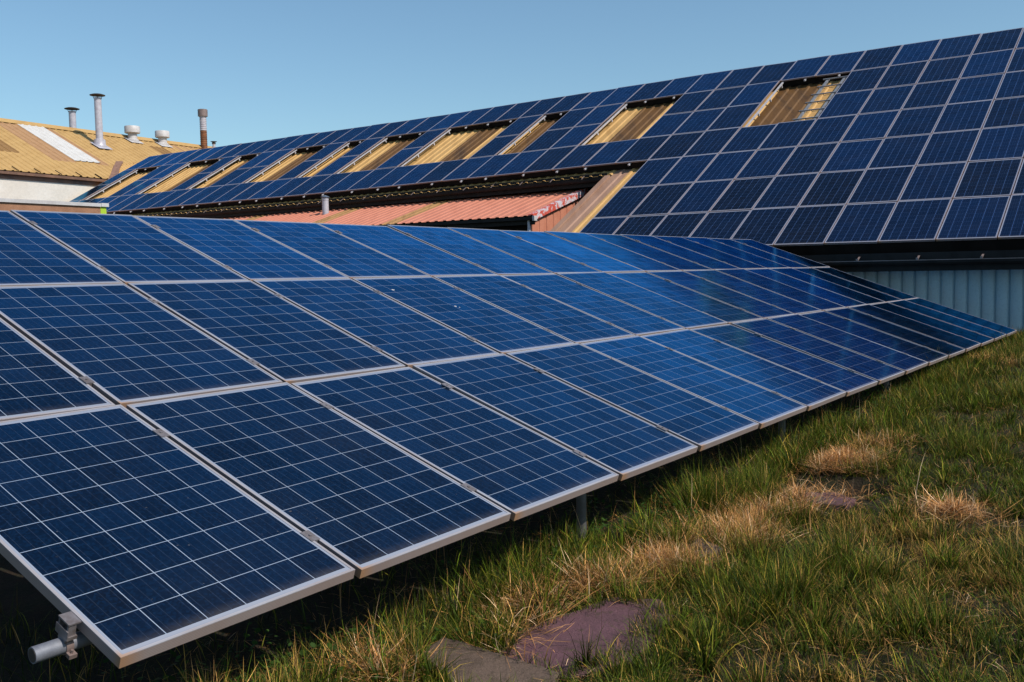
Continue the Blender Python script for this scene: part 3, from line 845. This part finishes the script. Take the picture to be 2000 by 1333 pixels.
# ------------------------------------------------------------------ slabs lying in the grass
def slab(name, poly, z0, thick, mat, label, cat, tilt=(0, 0), rough_edge=0.01, seed=1):
    r = random.Random(seed); out = []
    n = len(poly)
    for i in range(n):
        a, b = V(poly[i]), V(poly[(i + 1) % n])
        k = max(2, int((b - a).length / 0.035))
        for s in range(k):
            p = a.lerp(b, s / k); out.append((p.x + r.uniform(-1, 1) * rough_edge, p.y + r.uniform(-1, 1) * rough_edge))
    cx = sum(p[0] for p in out) / len(out); cy = sum(p[1] for p in out) / len(out)
    zf = lambda p: z0 + (p[0] - cx) * tilt[0] + (p[1] - cy) * tilt[1]
    ar = sum(out[i][0] * out[(i + 1) % len(out)][1] - out[(i + 1) % len(out)][0] * out[i][1] for i in range(len(out)))
    if ar < 0: out = out[::-1]
    mb = MB(); N = len(out)
    inn = [(cx + (p[0] - cx) * 0.975, cy + (p[1] - cy) * 0.975) for p in out]
    b0 = 0
    mb.v = [(p[0] - cx, p[1] - cy, zf(p) - thick) for p in out] + [(p[0] - cx, p[1] - cy, zf(p) - 0.006) for p in out] + [(p[0] - cx, p[1] - cy, zf(p)) for p in inn]
    for i in range(N):
        k = (i + 1) % N
        mb.f += [(i, k, N + k, N + i), (N + i, N + k, 2 * N + k, 2 * N + i)]; mb.m += [0, 0]
    mb.f.append(tuple(range(2 * N, 3 * N))); mb.m.append(0)
    o = mb.build(name, mat); o.location = (cx, cy, 0)
    return tag(o, label, cat)
def stone(name, a, b, c, s=5.0):
    t = NT(name)
    n3 = t.noise(t.pos(), 13.0, 6, 0.75)
    n1 = t.noise(t.pos(), s, 7, 0.65); n2 = t.noise(t.pos(), s * 22, 4, 0.7)
    col = t.mix(t.ramp(n1, 0.35, 0.7), a, b)
    col = t.mix(t.math('MULTIPLY', t.ramp(n2, 0.45, 0.75), 0.5), col, c)
    col = t.mix(t.math('MULTIPLY', t.ramp(n3, 0.52, 0.66), 0.75), col, (0.045, 0.032, 0.018))
    t.bump(t.math('ADD', n2, t.math('MULTIPLY', n3, 3.0)), 0.7, 0.008)
    return t.set(Base_Color=col, Roughness=0.75, Specular_IOR_Level=0.35)
PURPLE = stone('purple_slate', (0.108, 0.050, 0.064), (0.065, 0.032, 0.038), (0.13, 0.07, 0.075))
CONC = stone('weathered_concrete', (0.105, 0.072, 0.055), (0.07, 0.048, 0.036), (0.17, 0.12, 0.09))
slab('stone_slab', [(-0.11, 3.72), (-0.04, 4.02), (0.28, 4.26), (0.44, 4.40), (0.68, 4.35), (0.70, 4.12), (0.46, 3.72), (0.20, 3.58)], 0.035, 0.09, PURPLE, 'large purple-brown slab sunk in the grass at the bottom of the picture', 'stone slab', (0.02, 0.03))
slab('concrete_plank', [(-0.40, 3.77), (-0.32, 3.93), (0.16, 3.58), (0.10, 3.40), (-0.20, 3.42)], 0.045, 0.06, CONC, 'grey-brown concrete plank end lying beside the large purple slab', 'concrete plank', (0.0, 0.05), 0.006, 4)
slab('stone_slab', [(1.90, 6.38), (1.98, 6.22), (2.16, 6.10), (2.28, 6.26), (2.22, 6.46), (2.04, 6.50)], 0.03, 0.08, PURPLE, 'small purple-brown slab beside the dark hollow, ringed by straw', 'stone slab', (0.02, 0.0), 0.01, 6)
slab('stone_block', [(0.90, 5.16), (0.99, 4.96), (1.12, 5.02), (1.03, 5.22)], 0.075, 0.10, CONC, 'small brown stone poking out of the straw patch', 'stone', (0.2, 0.1), 0.01, 8)

# ------------------------------------------------------------------ grass
def in_poly(x, y, poly):
    ins = np.zeros(x.shape, bool); n = len(poly)
    for i in range(n):
        x1, y1 = poly[i]; x2, y2 = poly[(i + 1) % n]
        cond = ((y1 > y) != (y2 > y)) & (x < (x2 - x1) * (y - y1) / (y2 - y1 + 1e-12) + x1)
        ins ^= cond
    return ins
bare = [[(-0.05, 3.70), (0.0, 3.98), (0.28, 4.19), (0.44, 4.31), (0.58, 4.27), (0.57, 4.12), (0.44, 3.90), (0.34, 3.74), (0.18, 3.64)],
        [(-0.40, 3.75), (-0.32, 3.91), (0.14, 3.58), (0.08, 3.40), (-0.2, 3.42)],
        [(1.94, 6.36), (2.0, 6.25), (2.15, 6.14), (2.22, 6.28), (2.17, 6.42), (2.05, 6.46)],
        [(2.00, 6.74), (2.15, 6.48), (2.66, 6.60), (2.60, 7.02), (2.2, 7.03)]]
def bare_mask(x, y):
    m = np.zeros(x.shape, bool)
    for p in bare: m |= in_poly(x, y, p)
    return m
# straw patches: (x, y, rx, ry, rot)
straws = [(0.80, 4.92, 0.46, 0.22, 0.55), (1.25, 5.50, 0.46, 0.26, 0.9), (0.42, 4.62, 0.24, 0.16, 0.3), (2.65, 7.35, 0.34, 0.20, 0.5), (1.95, 6.30, 0.34, 0.22, 0.4),
          (2.72, 5.80, 0.20, 0.22, 0.2), (6.5, 13.0, 0.22, 0.35, 0.3), (0.05, 3.95, 0.22, 0.18, 0.8), (-0.55, 3.65, 0.14, 0.16, 0), (3.05, 7.8, 0.25, 0.14, 0), (1.62, 5.95, 0.30, 0.16, 0.8), (0.12, 4.38, 0.30, 0.10, 0.5), (2.50, 7.25, 0.34, 0.14, 0.4)]
def straw_amt(x, y):
    s = np.zeros(x.shape)
    for cx, cy, rx, ry, a in straws:
        dx, dy = x - cx, y - cy
        u_, v_ = dx * math.cos(a) + dy * math.sin(a), -dx * math.sin(a) + dy * math.cos(a)
        s = np.maximum(s, np.clip(1.5 - 1.1 * np.sqrt((u_ / rx) ** 2 + (v_ / ry) ** 2) + 1.6 * (vnoise(x, y, 0.16, 51) - 0.5), 0, 1))
    return s
def along(x, y): return (x - GO.x) * GX.x + (y - GO.y) * GX.y
def behind(x, y): return (x - GO.x) * GYh.x + (y - GO.y) * GYh.y
def visible(x, y):
    d = y
    lim = 0.60 * d + np.where(x > 0, 2.8, 1.2)
    return (np.abs(x) < lim) & (behind(x, y) < np.where(along(x, y) < 0.6, 2.6, 1.0)) & (y < 18.2) & (((x - RP(0, 7).x) * YhA.x + (y - RP(0, 7).y) * YhA.y) < 0.5)

def blades(name, px, py, h, wd, lean, az, curl, col, mat, seg=3, z0=None):
    """one mesh of curved tapering blades"""
    n = len(px)
    if z0 is None: z0 = gz_np(px, py) + hump(px, py) - 0.004
    base = np.stack([px, py, z0], -1)
    d = np.stack([np.cos(az), np.sin(az), np.zeros(n)], -1)
    sd_az = az + math.pi / 2 + rs.uniform(-0.9, 0.9, n)
    sd = np.stack([np.cos(sd_az), np.sin(sd_az), np.zeros(n)], -1)
    nv = 2 * seg + 1
    vv = np.zeros((n, nv, 3))
    pos = base.copy(); ang = lean.copy(); step = h / seg
    for k in range(seg + 1):
        wk = wd * (1 - (k / seg) ** 1.6) * 0.5
        if k < seg:
            vv[:, 2 * k] = pos - sd * wk[:, None]; vv[:, 2 * k + 1] = pos + sd * wk[:, None]
        else: vv[:, 2 * k] = pos
        pos = pos + (d * np.sin(ang)[:, None] + np.array([0, 0, 1.0]) * np.cos(ang)[:, None]) * step[:, None]
        ang = ang + curl
    vv = vv.reshape(-1, 3)
    b = (np.arange(n) * nv)[:, None]
    quads = np.concatenate([b + np.array([2 * k, 2 * k + 1, 2 * k + 3, 2 * k + 2]) for k in range(seg - 1)], 0) if seg > 1 else np.zeros((0, 4), int)
    tris = b + np.array([2 * seg - 2, 2 * seg - 1, 2 * seg])
    me = bpy.data.meshes.new(name)
    me.vertices.add(len(vv)); me.vertices.foreach_set('co', vv.ravel())
    nl = quads.size + tris.size
    me.loops.add(nl); me.loops.foreach_set('vertex_index', np.concatenate([quads.ravel(), tris.ravel()]))
    me.polygons.add(len(quads) + len(tris))
    st = np.concatenate([np.arange(len(quads)) * 4, len(quads) * 4 + np.arange(len(tris)) * 3])
    me.polygons.foreach_set('loop_start', st)
    me.update(calc_edges=True)
    at = me.color_attributes.new('tone', 'FLOAT_COLOR', 'POINT')
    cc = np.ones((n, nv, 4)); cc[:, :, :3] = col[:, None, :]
    shade_fade = np.linspace(0.16, 1.45, nv)[None, :, None]; cc[:, :, :3] *= shade_fade  # shade at the blade foot and light at the tip, painted into tone
    at.data.foreach_set('color', cc.ravel())
    me.materials.append(mat)
    return me
def grass_mat(name, transl=0.25, rough=0.55):
    t = NT(name)
    a = t.n('ShaderNodeVertexColor'); a.layer_name = 'tone'
    t.put(t.b.inputs['Base Color'], a.outputs[0]); t.b.inputs['Roughness'].default_value = rough
    t.b.inputs['Specular IOR Level'].default_value = 0.12
    tr = t.n('ShaderNodeBsdfTranslucent'); t.put(tr.inputs[0], a.outputs[0])
    mx = t.n('ShaderNodeMixShader'); mx.inputs[0].default_value = transl
    t.t.links.new(t.b.outputs[0], mx.inputs[1]); t.t.links.new(tr.outputs[0], mx.inputs[2]); t.t.links.new(mx.outputs[0], t.out.inputs[0])
    return t.m
GRASS = grass_mat('grass_blade'); STRAW = grass_mat('dry_grass_blade', 0.15, 0.7)

def palette(n, dry, seed):
    r = np.random.RandomState(seed)
    green = np.array([0.092, 0.135, 0.009]); deep = np.array([0.010, 0.026, 0.003]); olive = np.array([0.190, 0.155, 0.018]); yel = np.array([0.32, 0.21, 0.035]); tan_ = np.array([0.50, 0.28, 0.10])
    u_ = r.rand(n)[:, None]; v_ = r.rand(n)
    c = deep * (1 - u_) + green * u_
    m = v_ < 0.30 + 0.2 * dry; c[m] = (green * (1 - u_) + olive * u_)[m]
    m = v_ < 0.10 + 0.3 * dry; c[m] = (olive * (1 - u_) + yel * u_)[m]
    m = v_ < 0.045 + 0.75 * np.maximum(0, dry - 0.2); c[m] = (yel * (1 - u_) + tan_ * u_)[m]
    return c * np.clip(r.lognormal(-0.25, 0.60, (n, 1)), 0.25, 2.4)  # random brightness per blade, wide enough to paint in sparse highlights

def make_grass():
    P = []
    # tuft centres
    zones = [(2.2, 5.2, 44, 230, 3), (5.2, 8.0, 36, 150, 3), (8.0, 12.0, 28, 90, 2), (12.0, 18.2, 20, 60, 2)]
    data = {2: [], 3: []}
    for y0, y1, dens, per_, seg in zones:
        X0, X1 = -3.6, 0.62 * y1 + 3.0
        n = int((X1 - X0) * (y1 - y0) * dens)
        cx, cy = rs.uniform(X0, X1, n), rs.uniform(y0, y1, n)
        ok = visible(cx, cy) & (along(cx, cy) > -2.5)
        cx, cy = cx[ok], cy[ok]
        kill = (straw_amt(cx, cy) > 0.75) & (rs.rand(len(cx)) < 0.75)
        cx, cy = cx[~kill], cy[~kill]
        m = len(cx); size = np.clip(rs.lognormal(-0.1, 0.45, m), 0.4, 2.1) * (0.45 + 1.0 * vnoise(cx, cy, 0.7, 7))
        rad = 0.06 + 0.06 * size
        tone = rs.rand(m)
        idx = np.repeat(np.arange(m), np.maximum(6, (per_ * size).astype(int)))
        k = len(idx)
        a = rs.uniform(0, 2 * math.pi, k); rr_ = np.abs(rs.normal(0, 1, k)) * rad[idx]
        px, py = cx[idx] + np.cos(a) * rr_, cy[idx] + np.sin(a) * rr_
        near_arr = np.clip(1 - np.abs(behind(px, py) - 0.1) / 0.8, 0, 1)
        hh = (0.055 + 0.085 * size[idx]) * rs.uniform(0.4, 1.3, k) * (0.85 + 0.50 * near_arr)
        lean = np.clip(rr_ / rad[idx], 0, 2) * 0.34 + np.abs(rs.normal(0, 0.26, k))
        curl = np.abs(rs.normal(0.22, 0.22, k)) * (3.0 / seg) * 0.8
        az = a + rs.normal(0, 1.0, k)
        dry = np.clip(vnoise(px, py, 1.1, 21) * 1.3 - 0.55 + straw_amt(px, py) * 0.9 + (tone[idx] > 0.85) * 0.35, 0, 1)
        wd = rs.uniform(0.0018, 0.0050, k) * (1 + 0.055 * np.maximum(0, py - 5))
        data[seg].append([px, py, hh, wd, lean, az, curl, dry])
        # filler turf between tufts
        nf = int((X1 - X0) * (y1 - y0) * {2.2: 2000, 5.2: 1400, 8.0: 900, 12.0: 650}[y0])
        fx, fy = rs.uniform(X0, X1, nf), rs.uniform(y0, y1, nf)
        ok = visible(fx, fy) & (along(fx, fy) > -2.5)
        fx, fy = fx[ok], fy[ok]; nf = len(fx)
        data[seg].append([fx, fy, rs.uniform(0.02, 0.07, nf), rs.uniform(0.002, 0.004, nf) * (1 + 0.06 * np.maximum(0, fy - 5)), np.abs(rs.normal(0.3, 0.4, nf)), rs.uniform(0, 6.28, nf), rs.normal(0.2, 0.3, nf) * 3 / seg,
                          np.clip(vnoise(fx, fy, 1.1, 21) * 1.3 - 0.4 + straw_amt(fx, fy), 0, 1)])
    # coarse long-bladed tufts, thickest along the array edge
    nt_ = 210
    ta = rs.uniform(0.2, 13, nt_); ob_ = rs.normal(-0.12, 0.20, nt_)
    cx = np.concatenate([GO.x + GX.x * ta + GYh.x * ob_, rs.uniform(-0.2, 6.5, 190)]); cy = np.concatenate([GO.y + GX.y * ta + GYh.y * ob_, rs.uniform(3.4, 11, 190)])
    ok = visible(cx, cy) & (behind(cx, cy) < 0.2) & (straw_amt(cx, cy) < 0.4); cx, cy = cx[ok], cy[ok]; m = len(cx)
    sz = rs.uniform(0.7, 1.3, m); idx = np.repeat(np.arange(m), (70 * sz / (1 + np.maximum(0, cy - 6) * 0.15)).astype(int)); k = len(idx)
    a = rs.uniform(0, 2 * math.pi, k); rr_ = np.abs(rs.normal(0, 0.035, k)) * sz[idx]
    px, py = cx[idx] + np.cos(a) * rr_, cy[idx] + np.sin(a) * rr_
    data[3].append([px, py, rs.uniform(0.08, 0.25, k) * sz[idx], rs.uniform(0.0035, 0.0075, k) * (1 + 0.05 * np.maximum(0, py - 5)), np.abs(rs.normal(0.25, 0.25, k)), a + rs.normal(0, 0.6, k), np.abs(rs.normal(0.35, 0.2, k)), np.clip(rs.normal(0.05, 0.12, k), 0, 1)])
    meshes = []
    for seg, L in data.items():
        A = [np.concatenate([q[i] for q in L]) for i in range(8)]
        ok = ~bare_mask(A[0], A[1]) & visible(A[0], A[1])
        # the shade under the array keeps only a thin growth
        lowz = in_poly(A[0], A[1], [(1.70, 6.05), (2.35, 5.85), (2.80, 6.75), (2.70, 7.05), (2.1, 7.1), (1.85, 6.7)])
        A[2] = np.where(lowz, A[2] * 0.40, A[2])
        b_ = behind(A[0], A[1]); ok &= (b_ < 0.15) | (rs.rand(len(b_)) < np.clip(0.55 - (b_ - 0.15) / 0.5, 0.04, 1))
        A = [q[ok] for q in A]
        col = palette(len(A[0]), A[7], 5 + seg)
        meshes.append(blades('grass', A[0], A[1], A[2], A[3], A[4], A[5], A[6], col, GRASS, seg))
        print('grass blades', seg, len(A[0]))
    return meshes
ms = make_grass()
import bmesh
def join_meshes(a, b):
    bm = bmesh.new(); bm.from_mesh(a); bm.from_mesh(b); bm.to_mesh(a); bm.free(); return a
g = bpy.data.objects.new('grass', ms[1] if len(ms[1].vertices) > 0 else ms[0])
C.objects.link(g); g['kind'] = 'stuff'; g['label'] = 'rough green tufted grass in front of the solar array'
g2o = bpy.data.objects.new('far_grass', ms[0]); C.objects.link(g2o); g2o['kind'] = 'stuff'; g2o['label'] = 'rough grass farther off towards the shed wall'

def make_straw():
    px, py, hh, ln, az, cu, wd = [], [], [], [], [], [], []
    for (cx, cy, rx, ry, a) in straws:
        n = int(14000 * rx * ry / (1 + max(0, cy - 6) * 0.25) / 0.35) + 60
        th = rs.uniform(0, 2 * math.pi, n); r_ = np.abs(rs.normal(0, 0.62, n)) + 0.12 * rs.rand(n)
        u_, v_ = np.cos(th) * r_ * rx, np.sin(th) * r_ * ry
        px.append(cx + u_ * math.cos(a) - v_ * math.sin(a)); py.append(cy + u_ * math.sin(a) + v_ * math.cos(a))
        flat = rs.rand(n) < 0.82
        hh.append(rs.uniform(0.07, 0.24, n) * np.where(flat, 1, 0.8)); ln.append(np.where(flat, rs.uniform(1.0, 1.5, n), rs.uniform(0.1, 0.8, n)))
        az.append(rs.uniform(0, 6.28, n)); cu.append(np.where(flat, rs.normal(0.03, 0.10, n), rs.normal(0.25, 0.3, n))); wd.append(rs.uniform(0.0022, 0.0056, n) * (1 + 0.08 * max(0, cy - 5)))
    # scattered dead stalks in the turf
    n = 3000
    sx_, sy_ = rs.uniform(-2.5, 9, n), rs.uniform(3, 16, n) ** 1.0
    ok = visible(sx_, sy_) & (behind(sx_, sy_) < 0.5)
    sx_, sy_ = sx_[ok], sy_[ok]; n = len(sx_)
    px.append(sx_); py.append(sy_); hh.append(rs.uniform(0.06, 0.22, n)); ln.append(rs.uniform(0.1, 1.3, n)); az.append(rs.uniform(0, 6.28, n)); cu.append(rs.normal(0.12, 0.25, n)); wd.append(rs.uniform(0.0014, 0.003, n) * (1 + 0.06 * np.maximum(0, sy_ - 5)))
    # matted litter at soil level
    n = 24000
    sx_, sy_ = rs.uniform(-2.0, 6, n), rs.uniform(3, 10, n)
    ok = visible(sx_, sy_) & (behind(sx_, sy_) < 0.9)
    sx_, sy_ = sx_[ok], sy_[ok]; n = len(sx_)
    px.append(sx_); py.append(sy_); hh.append(rs.uniform(0.03, 0.11, n)); ln.append(rs.uniform(1.25, 1.55, n)); az.append(rs.uniform(0, 6.28, n)); cu.append(rs.normal(0.02, 0.12, n)); wd.append(rs.uniform(0.0015, 0.004, n) * (1 + 0.06 * np.maximum(0, sy_ - 5)))
    # tall bleached stems along the lower edge of the array
    n = 420
    t_ = rs.uniform(0.3, 9.0, n) ; o_ = rs.normal(0.12, 0.28, n)
    px.append(GO.x + GX.x * t_ + GYh.x * o_); py.append(GO.y + GX.y * t_ + GYh.y * o_); hh.append(rs.uniform(0.14, 0.34, n)); ln.append(np.abs(rs.normal(0.15, 0.25, n))); az.append(rs.uniform(0, 6.28, n)); cu.append(rs.normal(0.08, 0.18, n)); wd.append(rs.uniform(0.0014, 0.0028, n))
    # a few long arching bleached stalks
    st_ = [(2.55, 5.95, 0.42, 0.35, 0.9, 0.28), (2.30, 5.10, 0.34, 0.15, 1.2, 0.35), (0.95, 4.55, 0.30, 0.9, 0.6, 0.1), (0.15, 4.15, 0.36, 1.1, 0.5, 0.08), (1.6, 6.1, 0.32, 0.8, 0.4, 0.15), (-0.75, 3.9, 0.34, 0.5, 0.7, 0.35)]
    for q_, L_ in zip(zip(*st_), (px, py, hh, ln, az, cu)): L_.append(np.array(q_))
    wd.append(np.full(len(st_), 0.0065))
    A = [np.concatenate(q) for q in (px, py, hh, wd, ln, az, cu)]
    ok = (~bare_mask(A[0], A[1])) | (rs.rand(len(A[0])) < 0.06)
    ok &= ~in_poly(A[0], A[1], bare[3])
    ok &= (vnoise(A[0], A[1], 0.17, 51) > 0.40) | (rs.rand(len(ok)) < 0.25)
    A = [q[ok] for q in A]; n = len(A[0])
    r = np.random.RandomState(9)
    c1, c2, c3 = np.array([0.60, 0.32, 0.13]), np.array([0.36, 0.16, 0.05]), np.array([0.66, 0.46, 0.28])
    u_ = r.rand(n)[:, None]; c = c1 * u_ + c2 * (1 - u_); m = r.rand(n) < 0.2; c[m] = c3
    z0 = gz_np(A[0], A[1]) + hump(A[0], A[1]) + rs.uniform(0.0, 0.045, n)
    me = blades('dry_grass', A[0], A[1], A[2], A[3], A[4], A[5], A[6], c * np.clip(r.lognormal(-0.1, 0.45, (n, 1)), 0.3, 1.9), STRAW, 3, z0)
    o = bpy.data.objects.new('dry_grass', me); C.objects.link(o); o['kind'] = 'stuff'; o['label'] = 'flattened straw-coloured dead grass in patches'
make_straw()

# low broad-leaved weeds in the shade line of the array
def make_weeds():
    n = 9000
    t_ = rs.uniform(-0.4, 10.0, n); o_ = rs.normal(0.22, 0.22, n)
    px, py = GO.x + GX.x * t_ + GYh.x * o_, GO.y + GX.y * t_ + GYh.y * o_
    cl = vnoise(px, py, 0.35, 33) > 0.42
    px, py = px[cl], py[cl]
    ok = ~bare_mask(px, py); px, py = px[ok], py[ok]; n = len(px)
    z = gz_np(px, py) + hump(px, py) + rs.uniform(0.02, 0.10, n)
    r_ = rs.uniform(0.006, 0.015, n); vv = np.zeros((n, 6, 3)); ta, tb = rs.normal(0, 0.35, n), rs.normal(0, 0.35, n)
    a0 = rs.uniform(0, 6.28, n)
    for k in range(6):
        a = a0 + k * math.pi / 3; dx, dy = np.cos(a) * r_, np.sin(a) * r_ * 0.8
        vv[:, k] = np.stack([px + dx, py + dy, z + dx * ta + dy * tb], -1)
    me = bpy.data.meshes.new('weeds'); me.vertices.add(n * 6); me.vertices.foreach_set('co', vv.ravel())
    me.loops.add(n * 6); me.loops.foreach_set('vertex_index', np.arange(n * 6)); me.polygons.add(n); me.polygons.foreach_set('loop_start', np.arange(n) * 6)
    me.update(calc_edges=True)
    at = me.color_attributes.new('tone', 'FLOAT_COLOR', 'POINT'); cc = np.ones((n, 6, 4)); cc[:, :, :3] = (np.array([0.030, 0.065, 0.014]) * rs.uniform(0.6, 1.5, (n, 1)))[:, None, :]
    at.data.foreach_set('color', cc.ravel()); me.materials.append(GRASS)
    o = bpy.data.objects.new('clover', me); C.objects.link(o); o['kind'] = 'stuff'; o['label'] = 'low broad-leaved clover along the shaded edge of the array'
make_weeds()
bpy.context.view_layer.update()
